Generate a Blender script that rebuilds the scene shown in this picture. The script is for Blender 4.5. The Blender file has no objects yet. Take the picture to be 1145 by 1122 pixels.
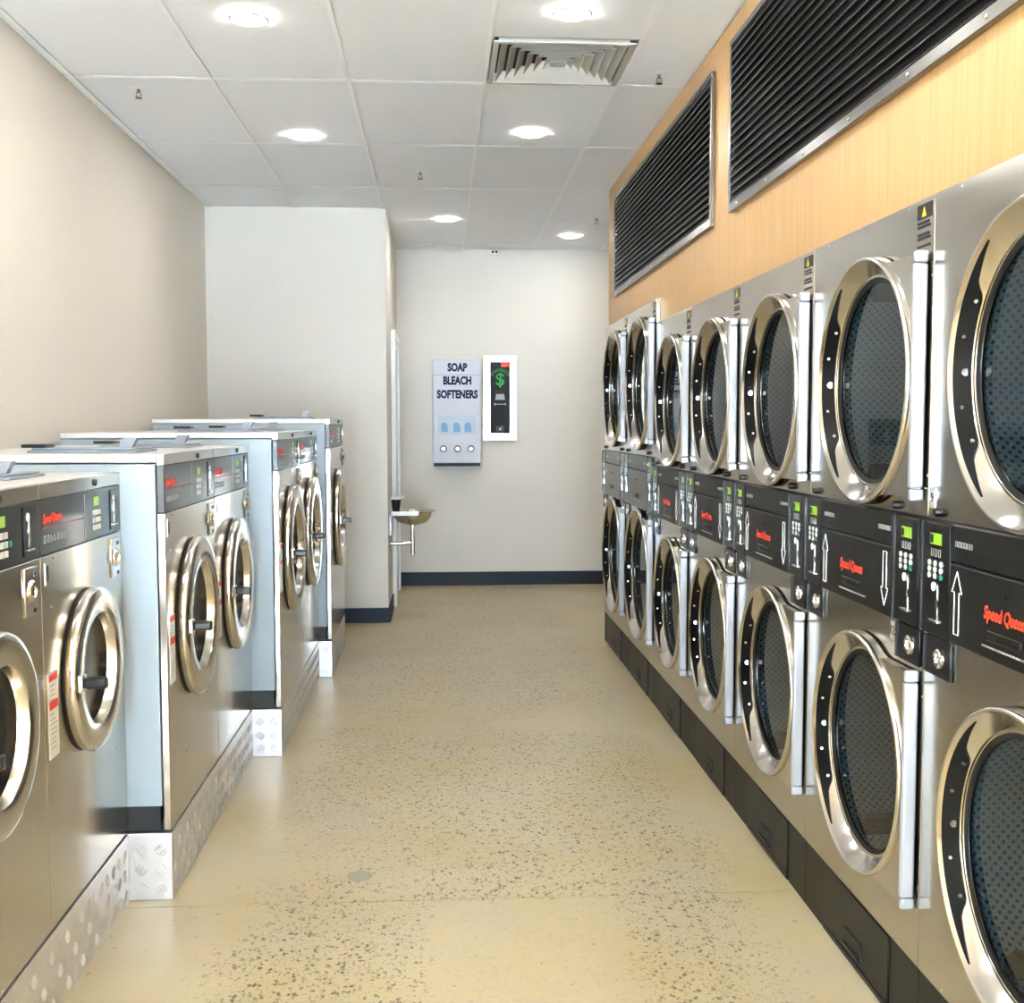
import bpy, bmesh, math, random
from mathutils import Vector, Matrix
random.seed(7)
PI = math.pi
scene = bpy.context.scene
C = scene.collection

# ------------------------------------------------------------------ camera
F_PX, YAW, PITCH, ROLL, EYE = 1286.74, 0.06213, 0.06793, -0.00077, 1.41166
cam_data = bpy.data.cameras.new('camera')
cam = bpy.data.objects.new('camera', cam_data); C.objects.link(cam)
cam_data.sensor_fit = 'HORIZONTAL'; cam_data.sensor_width = 36.0
cam_data.lens = F_PX * 36.0 / 1145.0
cam_data.clip_start = 0.05; cam_data.clip_end = 200
fwd = Vector((math.sin(YAW)*math.cos(PITCH), math.cos(YAW)*math.cos(PITCH), -math.sin(PITCH)))
rgt = Vector((math.cos(YAW), -math.sin(YAW), 0)); upv = rgt.cross(fwd)
r2 = rgt*math.cos(ROLL) + upv*math.sin(ROLL); u2 = -rgt*math.sin(ROLL) + upv*math.cos(ROLL)
M4 = Matrix((r2, u2, -fwd)).transposed().to_4x4(); M4.translation = (0, 0, EYE)
cam.matrix_world = M4
scene.camera = cam

# ------------------------------------------------------------------ sky, window daylight, exposure
world = bpy.data.worlds.new('overcast_sky'); scene.world = world; world.use_nodes = True
wbg = world.node_tree.nodes['Background']
wbg.inputs[0].default_value = (0.57, 0.77, 1.0, 1); wbg.inputs[1].default_value = 2.3
LAMP_W = 0.32                      # watts of each ceiling downlight
LAMP_COL = (1.0, 0.985, 0.98)
# sunny day: the sun stands in front of the shop and falls on the street and on the floor just inside the glass
sun_d = bpy.data.lights.new('sun', 'SUN'); sun_d.energy = 28.0; sun_d.color = (0.62, 0.79, 1.0); sun_d.angle = 0.009
sun = bpy.data.objects.new('sun', sun_d); C.objects.link(sun); sun.rotation_euler = (math.radians(40), 0, math.radians(8))
vs = scene.view_settings
vs.view_transform = 'Standard'; vs.look = 'None'; vs.gamma = 1.0; vs.use_curve_mapping = False
vs.exposure = 4.32
scene.cycles.use_denoising = True
scene.cycles.max_bounces = 10; scene.cycles.diffuse_bounces = 5; scene.cycles.glossy_bounces = 6
scene.cycles.transparent_max_bounces = 12
scene.cycles.sample_clamp_indirect = 30.0
scene.cycles.caustics_reflective = False; scene.cycles.caustics_refractive = False

# ------------------------------------------------------------------ main dimensions (metres)
XL, XR, YF, YB_, HC = -1.6106, 2.25, -5.0, 9.997, 2.898
DX, DY1 = 1.062, 2.443              # dryer front plane, seam between first and second dryer
WD, WD2 = 0.80, 0.876               # dryer widths
DH, DH2 = 1.903, 2.022
XBULK, YBULK = -0.3723, 8.1435
PLW = 0.205

# ------------------------------------------------------------------ materials
def rgb(r, g, b):                   # sRGB 0-255 -> linear
    f = lambda c: (c/255/12.92) if c/255 <= 0.04045 else ((c/255+0.055)/1.055)**2.4
    return (f(r), f(g), f(b), 1)
def pmat(name, col, rough=0.5, metal=0.0, spec=0.5, emit=None, estr=0, coat=0, aniso=0):
    m = bpy.data.materials.new(name); m.use_nodes = True
    b = m.node_tree.nodes['Principled BSDF']
    b.inputs['Base Color'].default_value = col if len(col) == 4 else (*col, 1)
    b.inputs['Roughness'].default_value = rough; b.inputs['Metallic'].default_value = metal
    b.inputs['Specular IOR Level'].default_value = spec
    b.inputs['Coat Weight'].default_value = coat
    b.inputs['Anisotropic'].default_value = aniso
    if emit:
        b.inputs['Emission Color'].default_value = emit; b.inputs['Emission Strength'].default_value = estr
    return m
def nodes(m):
    nt = m.node_tree
    def N(t, **kw):
        n = nt.nodes.new(t)
        for k, v in kw.items(): setattr(n, k, v)
        return n
    return nt, N, nt.links.new, nt.nodes['Principled BSDF']
def mottled(m, c1, c2, scale, detail=4, bump=0.0, bscale=80, stretch=(1, 1, 1), r1=None, r2=None):
    nt, N, L, b = nodes(m)
    tc = N('ShaderNodeTexCoord'); mp = N('ShaderNodeMapping'); mp.inputs['Scale'].default_value = stretch
    L(tc.outputs['Object'], mp.inputs['Vector'])
    n = N('ShaderNodeTexNoise'); n.inputs['Scale'].default_value = scale; n.inputs['Detail'].default_value = detail
    L(mp.outputs[0], n.inputs['Vector'])
    mx = N('ShaderNodeMix', data_type='RGBA'); mx.inputs[6].default_value = c1; mx.inputs[7].default_value = c2
    L(n.outputs['Fac'], mx.inputs[0]); L(mx.outputs[2], b.inputs['Base Color'])
    if r1 is not None:
        mr = N('ShaderNodeMapRange'); mr.inputs[3].default_value = r1; mr.inputs[4].default_value = r2
        L(n.outputs['Fac'], mr.inputs[0]); L(mr.outputs[0], b.inputs['Roughness'])
    if bump:
        n2 = N('ShaderNodeTexNoise'); n2.inputs['Scale'].default_value = bscale; n2.inputs['Detail'].default_value = 3
        L(mp.outputs[0], n2.inputs['Vector'])
        bp = N('ShaderNodeBump'); bp.inputs['Strength'].default_value = bump; bp.inputs['Distance'].default_value = 0.002
        L(n2.outputs['Fac'], bp.inputs['Height']); L(bp.outputs[0], b.inputs['Normal'])
    return m

MAT = {}
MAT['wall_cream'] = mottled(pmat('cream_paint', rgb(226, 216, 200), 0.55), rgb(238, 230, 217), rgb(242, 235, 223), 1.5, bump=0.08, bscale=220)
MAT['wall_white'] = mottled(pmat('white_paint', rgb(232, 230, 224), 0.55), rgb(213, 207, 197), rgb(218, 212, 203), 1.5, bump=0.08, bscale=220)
MAT['tile'] = mottled(pmat('ceiling_tile_white', rgb(236, 234, 232), 0.75), rgb(240, 242, 246), rgb(244, 246, 250), 2.0)
MAT['tbar'] = pmat('white_tee_bar', rgb(252, 252, 252), 0.5)
MAT['skirting'] = pmat('dark_slate_skirting', rgb(24, 34, 46), 0.5, 0, .3)
MAT['steel'] = mottled(pmat('brushed_stainless', (.60, .57, .52, 1), 0.2, 1.0), (.53, .50, .45, 1), (.58, .545, .49, 1), 60, 3, stretch=(6, 6, .15), r1=.15, r2=.22)
MAT['steel_ring'] = mottled(pmat('polished_stainless', (.66, .63, .58, 1), 0.17, 1.0), (.64, .61, .56, 1), (.70, .67, .62, 1), 30, 2, r1=.13, r2=.19)
MAT['chrome'] = pmat('chrome', (.78, .78, .78, 1), 0.12, 1.0)
MAT['alu'] = pmat('white_anodised_aluminium', (.44, .46, .52, 1), 0.36, 0.35)
MAT['side'] = pmat('pale_grey_enamel', rgb(162, 177, 188), 0.36)
MAT['lid'] = pmat('bright_satin_steel', (.70, .70, .71, 1), 0.36, 0.5)
MAT['black'] = pmat('black_rubber', rgb(11, 12, 14), 0.5)
MAT['gloss_black'] = pmat('gloss_black_plastic', rgb(11, 12, 14), 0.28)
MAT['panel'] = pmat('charcoal_control_panel', rgb(22, 23, 25), 0.38, 0, .35)
MAT['panel_grey'] = pmat('slate_grey_control_panel', rgb(44, 47, 53), 0.2)
MAT['panel_grey2'] = pmat('mid_grey_control_panel', rgb(62, 62, 62), 0.26)
MAT['strip'] = pmat('black_glass_strip', rgb(16, 19, 26), 0.22)
MAT['kick'] = pmat('charcoal_kick_panel', rgb(26, 25, 24), 0.45, 0, .3)
MAT['kick_b'] = pmat('black_lint_door', rgb(14, 14, 14), 0.4, 0, .3)
MAT['red'] = pmat('red_print', rgb(236, 66, 40), 0.5)
MAT['white'] = pmat('white_print', rgb(238, 238, 236), 0.5)
MAT['greyprint'] = pmat('grey_print', rgb(160, 162, 164), 0.5)
MAT['key'] = pmat('key_grey', rgb(206, 208, 206), 0.45)
MAT['keyg'] = pmat('key_green', rgb(38, 132, 110), 0.45)
MAT['lcd'] = pmat('lcd_green', rgb(120, 160, 40), 0.3, emit=rgb(130, 180, 40), estr=0.03)
MAT['yellow'] = pmat('yellow_print', rgb(240, 196, 40), 0.5)
MAT['navy'] = pmat('navy_print', rgb(40, 44, 84), 0.7, 0, .2)
MAT['paleblue'] = pmat('pale_blue_print', rgb(130, 178, 218), 0.6, 0, .2)
MAT['green'] = pmat('green_print', rgb(52, 160, 72), 0.7, 0, .2)
MAT['redlamp'] = pmat('red_lamp', rgb(230, 40, 40), 0.4, emit=rgb(255, 50, 50), estr=.2)
MAT['enamel'] = pmat('white_enamel', rgb(238, 240, 242), 0.3)
MAT['door_white'] = pmat('white_door_paint', rgb(226, 228, 230), 0.4)
MAT['lens'] = pmat('lamp_lens', (1, 1, 1, 1), 0.4, emit=(1.0, 0.95, 0.86, 1), estr=2.4)
MAT['vent'] = pmat('vent_white', rgb(196, 193, 188), 0.5)
MAT['vent_dark'] = pmat('duct_dark', rgb(24, 23, 22), 0.7)
MAT['louvre'] = mottled(pmat('black_louvre', rgb(18, 20, 23), 0.26, 0, .8), rgb(15, 17, 20), rgb(21, 23, 26), 8)
MAT['lframe'] = pmat('dark_steel_frame', (.25, .24, .23, 1), 0.26, 1.0)
MAT['face'] = pmat('charcoal_face_plate', rgb(34, 37, 42), 0.6, 0, .25)
MAT['product'] = pmat('pale_window_print', rgb(196, 210, 226), 0.6)
MAT['cover'] = pmat('grey_cover', rgb(160, 156, 138), 0.5)
MAT['grip'] = pmat('black_grip_plastic', rgb(9, 12, 17), 0.3, 0, .25)
MAT['cabinet'] = pmat('white_dispenser_enamel', rgb(212, 215, 226), 0.65)
MAT['lidgrey'] = pmat('grey_plastic', rgb(150, 158, 172), 0.4)
MAT['tub'] = pmat('dark_tub', rgb(30, 40, 54), 0.35, 0.3)
MAT['pave'] = mottled(pmat('street_paving', rgb(190, 188, 184), 0.8), rgb(182, 180, 176), rgb(200, 198, 194), 3)
MAT['tread'] = mottled(pmat('aluminium_tread_plate', (.72, .72, .74, 1), 0.34, 0.85), (.66, .66, .68, 1), (.78, .78, .80, 1), 9, r1=.28, r2=.42)

def glass_mat(name, tint, ior=1.5):
    m = bpy.data.materials.new(name); m.use_nodes = True; nt = m.node_tree
    nt.nodes.remove(nt.nodes['Principled BSDF'])
    N = nt.nodes.new; L = nt.links.new
    tr = N('ShaderNodeBsdfTransparent'); tr.inputs[0].default_value = tint
    gl = N('ShaderNodeBsdfGlossy'); gl.inputs['Roughness'].default_value = 0.03
    fr = N('ShaderNodeFresnel'); fr.inputs[0].default_value = ior
    ge = N('ShaderNodeNewGeometry'); sb = N('ShaderNodeMath'); sb.operation = 'SUBTRACT'; sb.inputs[0].default_value = 1; L(ge.outputs['Backfacing'], sb.inputs[1])
    ml = N('ShaderNodeMath'); ml.operation = 'MULTIPLY'; L(fr.outputs[0], ml.inputs[0]); L(sb.outputs[0], ml.inputs[1])   # reflect on the outer face only
    mx = N('ShaderNodeMixShader'); L(ml.outputs[0], mx.inputs[0]); L(tr.outputs[0], mx.inputs[1]); L(gl.outputs[0], mx.inputs[2])
    L(mx.outputs[0], nt.nodes['Material Output'].inputs[0])
    return m
MAT['door_glass'] = glass_mat('tinted_door_glass', (.52, .60, .64, 1), 1.6)
MAT['shop_glass'] = glass_mat('clear_shop_glass', (.97, .98, .98, 1), 1.45)
MAT['washer_glass'] = pmat('dark_washer_glass', rgb(17, 26, 38), 0.12, 0.0, 0.18)

def timber():
    m = pmat('maple_laminate', rgb(226, 184, 126), 0.42)
    nt, N, L, b = nodes(m)
    tc = N('ShaderNodeTexCoord'); mp = N('ShaderNodeMapping'); mp.inputs['Scale'].default_value = (1, 9, .35)
    L(tc.outputs['Object'], mp.inputs['Vector'])
    n1 = N('ShaderNodeTexNoise'); n1.inputs['Scale'].default_value = 9; n1.inputs['Detail'].default_value = 6; n1.inputs['Distortion'].default_value = .4
    L(mp.outputs[0], n1.inputs['Vector'])
    cr = N('ShaderNodeValToRGB'); e = cr.color_ramp.elements
    e[0].position = .25; e[0].color = rgb(198, 154, 98); e[1].position = .8; e[1].color = rgb(216, 176, 122)
    L(n1.outputs['Fac'], cr.inputs[0]); L(cr.outputs[0], b.inputs['Base Color'])
    return m
MAT['timber'] = timber()

def concrete():
    m = pmat('polished_aggregate_concrete', rgb(190, 172, 136), 0.4)
    nt, N, L, b = nodes(m)
    b.inputs['Coat Roughness'].default_value = 0.16
    tc = N('ShaderNodeTexCoord'); P = tc.outputs['Object']
    def noise(scale, detail=4, dist=0.0, off=0):
        n = N('ShaderNodeTexNoise'); n.inputs['Scale'].default_value = scale; n.inputs['Detail'].default_value = detail
        n.inputs['Distortion'].default_value = dist
        mp = N('ShaderNodeMapping'); mp.inputs['Location'].default_value = (off, off*1.7, 0); L(P, mp.inputs[0]); L(mp.outputs[0], n.inputs['Vector'])
        return n.outputs['Fac']
    def ramp(s, p0, c0, p1, c1):
        r = N('ShaderNodeValToRGB'); e = r.color_ramp.elements
        e[0].position = p0; e[0].color = c0; e[1].position = p1; e[1].color = c1; L(s, r.inputs[0]); return r.outputs[0]
    def mix(f, a, bb, t='MIX'):
        x = N('ShaderNodeMix', data_type='RGBA', blend_type=t)
        L(f, x.inputs[0]) if hasattr(f, 'links') else setattr(x.inputs[0], 'default_value', f)
        for s, i in ((a, 6), (bb, 7)):
            L(s, x.inputs[i]) if hasattr(s, 'links') else setattr(x.inputs[i], 'default_value', s)
        return x.outputs[2]
    def math_(op, a, bb):
        x = N('ShaderNodeMath', operation=op)
        for s, i in ((a, 0), (bb, 1)):
            L(s, x.inputs[i]) if hasattr(s, 'links') else setattr(x.inputs[i], 'default_value', s)
        return x.outputs[0]
    K, W = (0, 0, 0, 1), (1, 1, 1, 1)
    base = mix(ramp(noise(1.1, 5, .6), .35, K, .65, W), rgb(184, 167, 124), rgb(196, 182, 148))
    base = mix(ramp(noise(2.3, 5, .3, 9), .45, K, .75, W), base, rgb(188, 176, 152))
    patch = ramp(noise(.95, 3, .3, 4), .33, K, .47, W)          # where the grinding has opened the aggregate
    # the grinder left a plain border along the machines
    sx = N('ShaderNodeSeparateXYZ'); L(P, sx.inputs[0])
    def edge(a, b_):
        e_ = N('ShaderNodeMapRange', interpolation_type='SMOOTHSTEP'); e_.inputs[1].default_value = a; e_.inputs[2].default_value = b_
        L(math_('ADD', sx.outputs[0], math_('MULTIPLY', math_('SUBTRACT', noise(2.5, 2, 0, 1), .5), .35)), e_.inputs[0]); return e_.outputs[0]
    patch = math_('MULTIPLY', patch, math_('MULTIPLY', edge(-.66, -.46), edge(.98, .78)))
    # a smooth later pour in the middle of the near slab
    def band(o_, a, b_, w_):
        e_ = N('ShaderNodeMapRange', interpolation_type='SMOOTHSTEP'); e_.inputs[1].default_value = a; e_.inputs[2].default_value = b_; L(sx.outputs[o_], e_.inputs[0]); return e_.outputs[0]
    pour = math_('MULTIPLY', math_('MULTIPLY', band(0, -.08, -.02, 0), band(0, .56, .46, 0)), band(1, 3.34, 3.30, 0))
    patch = math_('MULTIPLY', patch, math_('SUBTRACT', 1.0, math_('MULTIPLY', pour, .85)))
    # stones
    def stones(scale, lo, hi, seedoff):
        v = N('ShaderNodeTexVoronoi', feature='F1'); v.inputs['Scale'].default_value = scale
        mp = N('ShaderNodeMapping'); mp.inputs['Location'].default_value = (seedoff, seedoff, 0); mp.inputs['Scale'].default_value = (1, .8, 1)
        L(P, mp.inputs[0])
        wob = N('ShaderNodeTexNoise'); wob.inputs['Scale'].default_value = scale*1.4; L(mp.outputs[0], wob.inputs['Vector'])
        ad = N('ShaderNodeMix', data_type='RGBA', blend_type='LINEAR_LIGHT'); ad.inputs[0].default_value = .012
        L(mp.outputs[0], ad.inputs[6]); L(wob.outputs['Color'], ad.inputs[7])
        L(ad.outputs[2], v.inputs['Vector'])
        sep = N('ShaderNodeSeparateColor'); L(v.outputs['Color'], sep.inputs[0])
        size = N('ShaderNodeMapRange'); size.inputs[3].default_value = lo; size.inputs[4].default_value = hi
        L(sep.outputs[0], size.inputs[0])
        d = math_('SUBTRACT', size.outputs[0], v.outputs['Distance'])
        s = N('ShaderNodeMapRange'); s.inputs[1].default_value = 0; s.inputs[2].default_value = .10; L(d, s.inputs[0])
        return s.outputs[0], sep.outputs[1]
    f1, h1 = stones(74, -.14, .56, 0)
    f2, h2 = stones(125, -.20, .52, 3)
    c1 = ramp(h1, .15, rgb(70, 56, 40), .9, rgb(122, 104, 80)); c2 = ramp(h2, .1, rgb(80, 66, 48), .9, rgb(134, 116, 90))
    col = mix(math_('MULTIPLY', f2, math_('MULTIPLY', patch, .85)), base, c2)
    col = mix(math_('MULTIPLY', f1, math_('MULTIPLY', patch, .9)), col, c1)
    # a scatter of single stones everywhere
    f3, h3 = stones(34, -.9, .30, 7)
    col = mix(math_('MULTIPLY', f3, .55), col, rgb(128, 108, 80))
    L(col, b.inputs['Base Color'])
    rr = N('ShaderNodeMapRange'); rr.inputs[3].default_value = .27; rr.inputs[4].default_value = .42
    L(noise(3, 4, .2, 2), rr.inputs[0]); L(rr.outputs[0], b.inputs['Roughness'])
    return m
MAT['concrete'] = concrete()

def perforated():
    m = pmat('perforated_drum_steel', (.7, .72, .73, 1), 0.6, 0.0)
    nt, N, L, b = nodes(m)
    uv = N('ShaderNodeUVMap'); mp = N('ShaderNodeMapping'); mp.inputs['Rotation'].default_value = (0, 0, PI/4); mp.inputs['Scale'].default_value = (66, 66, 66)
    L(uv.outputs[0], mp.inputs[0])
    v = N('ShaderNodeTexVoronoi', feature='F1', voronoi_dimensions='2D'); v.inputs['Scale'].default_value = 1; v.inputs['Randomness'].default_value = 0
    L(mp.outputs[0], v.inputs['Vector'])
    cr = N('ShaderNodeValToRGB'); e = cr.color_ramp.elements
    e[0].position = .22; e[0].color = (.03, .034, .038, 1); e[1].position = .32; e[1].color = (.34, .38, .40, 1)
    L(v.outputs['Distance'], cr.inputs[0]); L(cr.outputs[0], b.inputs['Base Color'])
    return m
MAT['drum'] = perforated()

# ------------------------------------------------------------------ mesh helpers
class MB:
    def __init__(s): s.v = []; s.f = []; s.uv = None
    def add(s, vs, fs):
        o = len(s.v); s.v += [tuple(p) for p in vs]; s.f += [tuple(i+o for i in f) for f in fs]; return s
    def box(s, x0, x1, y0, y1, z0, z1, skip=()):
        vs = [(x0, y0, z0), (x1, y0, z0), (x1, y1, z0), (x0, y1, z0), (x0, y0, z1), (x1, y0, z1), (x1, y1, z1), (x0, y1, z1)]
        fs = {'bottom': (0, 3, 2, 1), 'top': (4, 5, 6, 7), 'front': (0, 1, 5, 4), 'right': (1, 2, 6, 5), 'back': (2, 3, 7, 6), 'left': (3, 0, 4, 7)}
        return s.add(vs, [f for k, f in fs.items() if k not in skip])
    def lathe_y(s, prof, cx=0, cz=0, n=48, close=True):     # profile of (radius, y), revolved about the y axis through (cx, cz)
        vs = []; fs = []; m = len(prof)
        for i in range(n):
            a = 2*PI*i/n
            for (r, y) in prof: vs.append((cx+r*math.cos(a), y, cz+r*math.sin(a)))
        for i in range(n):
            j = (i+1) % n
            for k in range(m-1): fs.append((i*m+k, i*m+k+1, j*m+k+1, j*m+k))
        return s.add(vs, fs)
    def lathe_z(s, prof, cx=0, cy=0, n=32):
        vs = []; fs = []; m = len(prof)
        for i in range(n):
            a = 2*PI*i/n
            for (r, z) in prof: vs.append((cx+r*math.cos(a), cy+r*math.sin(a), z))
        for i in range(n):
            j = (i+1) % n
            for k in range(m-1): fs.append((i*m+k, j*m+k, j*m+k+1, i*m+k+1))
        return s.add(vs, fs)
    def disc_y(s, cx, cz, r, y0, y1, n=16):                 # short cylinder, axis y, front at y0
        vs = [(cx+r*math.cos(2*PI*i/n), y0, cz+r*math.sin(2*PI*i/n)) for i in range(n)]
        vs += [(cx+r*math.cos(2*PI*i/n), y1, cz+r*math.sin(2*PI*i/n)) for i in range(n)]
        fs = [tuple(range(n)), tuple(range(2*n-1, n-1, -1))] + [(i, i+n, (i+1) % n+n, (i+1) % n) for i in range(n)]
        return s.add(vs, fs)
    def disc_z(s, cx, cy, r, z0, z1, n=20):
        vs = [(cx+r*math.cos(2*PI*i/n), cy+r*math.sin(2*PI*i/n), z0) for i in range(n)]
        vs += [(cx+r*math.cos(2*PI*i/n), cy+r*math.sin(2*PI*i/n), z1) for i in range(n)]
        fs = [tuple(range(n-1, -1, -1)), tuple(range(n, 2*n))] + [(i, (i+1) % n, (i+1) % n+n, i+n) for i in range(n)]
        return s.add(vs, fs)
    def prism_y(s, pts, y0, y1):                            # polygon of (x, z), counter-clockwise seen from the front
        n = len(pts)
        vs = [(x, y0, z) for x, z in pts] + [(x, y1, z) for x, z in pts]
        fs = [tuple(range(n)), tuple(range(2*n-1, n-1, -1))] + [(i, i+n, (i+1) % n+n, (i+1) % n) for i in range(n)]
        return s.add(vs, fs)
    def outline(s, pts, w, y0, y1, closed=True):            # thin printed line along (x, z) points
        n = len(pts)
        for i in range(n if closed else n-1):
            a = Vector(pts[i]); b = Vector(pts[(i+1) % n]); d = (b-a).normalized(); q = Vector((-d.y, d.x))*w/2; e = d*w/2
            P = [a-e-q, b+e-q, b+e+q, a-e+q]
            s.prism_y([(p.x, p.y) for p in P], y0, y1)
        return s
    def tube(s, pts, r, n=14):
        pts = [Vector(p) for p in pts]; vs = []; fs = []
        for k, p in enumerate(pts):
            d = (pts[min(k+1, len(pts)-1)] - pts[max(k-1, 0)]).normalized()
            a = Vector((0, 0, 1)) if abs(d.z) < .9 else Vector((1, 0, 0))
            u = d.cross(a).normalized(); w = d.cross(u)
            for i in range(n):
                t = 2*PI*i/n; vs.append(p + (u*math.cos(t)+w*math.sin(t))*r)
        for k in range(len(pts)-1):
            for i in range(n):
                j = (i+1) % n; fs.append((k*n+i, k*n+j, (k+1)*n+j, (k+1)*n+i))
        fs.append(tuple(range(n-1, -1, -1))); m = (len(pts)-1)*n; fs.append(tuple(range(m, m+n)))
        return s.add(vs, fs)
    def text(s, body, x, z, size, y0, depth=.0012, shear=0, align='CENTER', sx=1.0, off=0.0):
        cu = bpy.data.curves.new('lettering', 'FONT'); cu.body = body; cu.size = size; cu.shear = shear
        cu.align_x = align; cu.align_y = 'CENTER'; cu.extrude = depth/2; cu.resolution_u = 3; cu.offset = off
        o = bpy.data.objects.new('lettering', cu); C.objects.link(o)
        dg = bpy.context.evaluated_depsgraph_get(); me = o.evaluated_get(dg).to_mesh()
        vs = [(x+v.co.x*sx, y0-v.co.z, z+v.co.y) for v in me.vertices]; fs = [tuple(p.vertices) for p in me.polygons]
        o.evaluated_get(dg).to_mesh_clear(); bpy.data.objects.remove(o); bpy.data.curves.remove(cu)
        return s.add(vs, fs)
    def build(s, name, mat, parent=None, smooth=35, bevel=0, loc=None, label=None):
        me = bpy.data.meshes.new(name); me.from_pydata(s.v, [], s.f); me.materials.append(MAT[mat] if isinstance(mat, str) else mat)
        bm = bmesh.new(); bm.from_mesh(me); bmesh.ops.recalc_face_normals(bm, faces=bm.faces[:]); bm.to_mesh(me); bm.free()
        if s.uv:
            l = me.uv_layers.new(name='UVMap')
            for p in me.polygons:
                for li in p.loop_indices: l.data[li].uv = s.uv(me.vertices[me.loops[li].vertex_index].co)
        if smooth:
            for p in me.polygons: p.use_smooth = True
            me.set_sharp_from_angle(angle=math.radians(smooth))
        o = bpy.data.objects.new(name, me); C.objects.link(o)
        if parent: o.parent = parent
        if loc: o.location = loc
        if bevel:
            b = o.modifiers.new('edge', 'BEVEL'); b.width = bevel; b.segments = 2; b.limit_method = 'ANGLE'; b.harden_normals = False
        if label: o['label'] = label
        return o

def tag(o, label, cat, group=None, kind=None):
    o['label'] = label; o['category'] = cat
    if group: o['group'] = group
    if kind: o['kind'] = kind
    return o
def thing(name, label, cat, loc=(0, 0, 0), rotz=0, group=None):
    o = bpy.data.objects.new(name, None); C.objects.link(o); o.empty_display_size = .1
    o.location = loc; o.rotation_euler = (0, 0, rotz)
    return tag(o, label, cat, group)
def copy_tree(o, parent=None):
    c = o.copy(); C.objects.link(c); c.parent = parent
    for ch in list(o.children): copy_tree(ch, c)
    return c
def struct(o, label, cat): return tag(o, label, cat, kind='structure')

def panel_hole(x0, x1, z0, z1, cx, cz, r, y0, y1, n=64):    # flat sheet with a round hole, real thickness
    mb = MB(); ang = sorted(set([2*PI*i/n for i in range(n)] + [math.atan2(zz-cz, xx-cx) % (2*PI) for xx in (x0, x1) for zz in (z0, z1)]))
    ring = []; rect = []
    for a in ang:
        c, s_ = math.cos(a), math.sin(a); ring.append((cx+r*c, cz+r*s_))
        t = min((((x1-cx)/c) if c > 1e-9 else ((x0-cx)/c) if c < -1e-9 else 1e9), (((z1-cz)/s_) if s_ > 1e-9 else ((z0-cz)/s_) if s_ < -1e-9 else 1e9))
        rect.append((cx+t*c, cz+t*s_))
    m = len(ang); vs = []
    for y in (y0, y1):
        vs += [(x, y, z) for x, z in ring]; vs += [(x, y, z) for x, z in rect]
    fs = []
    for i in range(m):
        j = (i+1) % m
        fs.append((i, j, m+j, m+i)); fs.append((2*m+i, 3*m+i, 3*m+j, 2*m+j))
        fs.append((i, 2*m+i, 2*m+j, j)); fs.append((m+i, m+j, 3*m+j, 3*m+i))
    return mb.add(vs, fs)

# ================================================================== THE SETTING
fl = MB().box(XL-.1, XR+.1, YF-.05, YB_+.1, -.12, -.04).build('floor', 'concrete', smooth=0)
struct(fl, 'polished tan concrete floor with exposed brown aggregate', 'floor')
joints = [YF-.05, -.66, 3.335, 7.33, YB_+.1]
for a, b in zip(joints[:-1], joints[1:]):
    MB().box(XL-.1, XR+.1, a+.0025, b-.0025, -.04, 0).build('concrete_slab', 'concrete', fl, smooth=0)
struct(MB().box(XL-.12, XL, YF, YB_, 0, HC+.05).build('wall_left', 'wall_cream', smooth=0), 'cream painted left wall behind the washers', 'wall')
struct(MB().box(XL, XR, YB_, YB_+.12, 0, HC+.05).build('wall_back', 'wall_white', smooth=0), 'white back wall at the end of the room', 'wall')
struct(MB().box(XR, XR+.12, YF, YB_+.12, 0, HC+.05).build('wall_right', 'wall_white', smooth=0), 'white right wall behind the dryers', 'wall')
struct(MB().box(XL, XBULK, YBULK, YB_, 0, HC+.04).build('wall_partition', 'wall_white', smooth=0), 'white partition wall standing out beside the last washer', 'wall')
struct(MB().box(XL+.002, XBULK+.012, YBULK-.014, YBULK-.001, 0, .105).build('baseboard_partition', 'skirting', bevel=.002), 'dark slate skirting at the foot of the partition wall', 'skirting')
struct(MB().box(XBULK+.001, XBULK+.013, YBULK-.001, 8.80, 0, .105).build('baseboard_hall', 'skirting', bevel=.002), 'dark slate skirting on the short hall side of the partition', 'skirting')
struct(MB().box(XBULK+.02, XR, YB_-.014, YB_-.001, 0, .117).build('baseboard_back', 'skirting', bevel=.002), 'dark slate skirting at the foot of the back wall', 'skirting')
struct(MB().box(XL, XL+.012, YF, 1.9, 0, .105).build('baseboard_left', 'skirting', bevel=.002), 'dark slate skirting along the left wall', 'skirting')

# hall door in the side of the partition
dr = bpy.data.objects.new('door_1', None); C.objects.link(dr); dr.location = (XBULK, 9.3, 0)
struct(dr, 'white door in a white frame in the hall side of the partition', 'door')
MB().box(.004, .018, -.40, .40, .01, 2.06).build('door_leaf', 'door_white', dr, bevel=.002)
for a, b in ((-.47, -.40), (.40, .47)): MB().box(.001, .034, a, b, 0, 2.12).build('door_jamb', 'enamel', dr, bevel=.003)
MB().box(.001, .034, -.40, .40, 2.06, 2.12).build('door_head', 'enamel', dr, bevel=.003)

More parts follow.
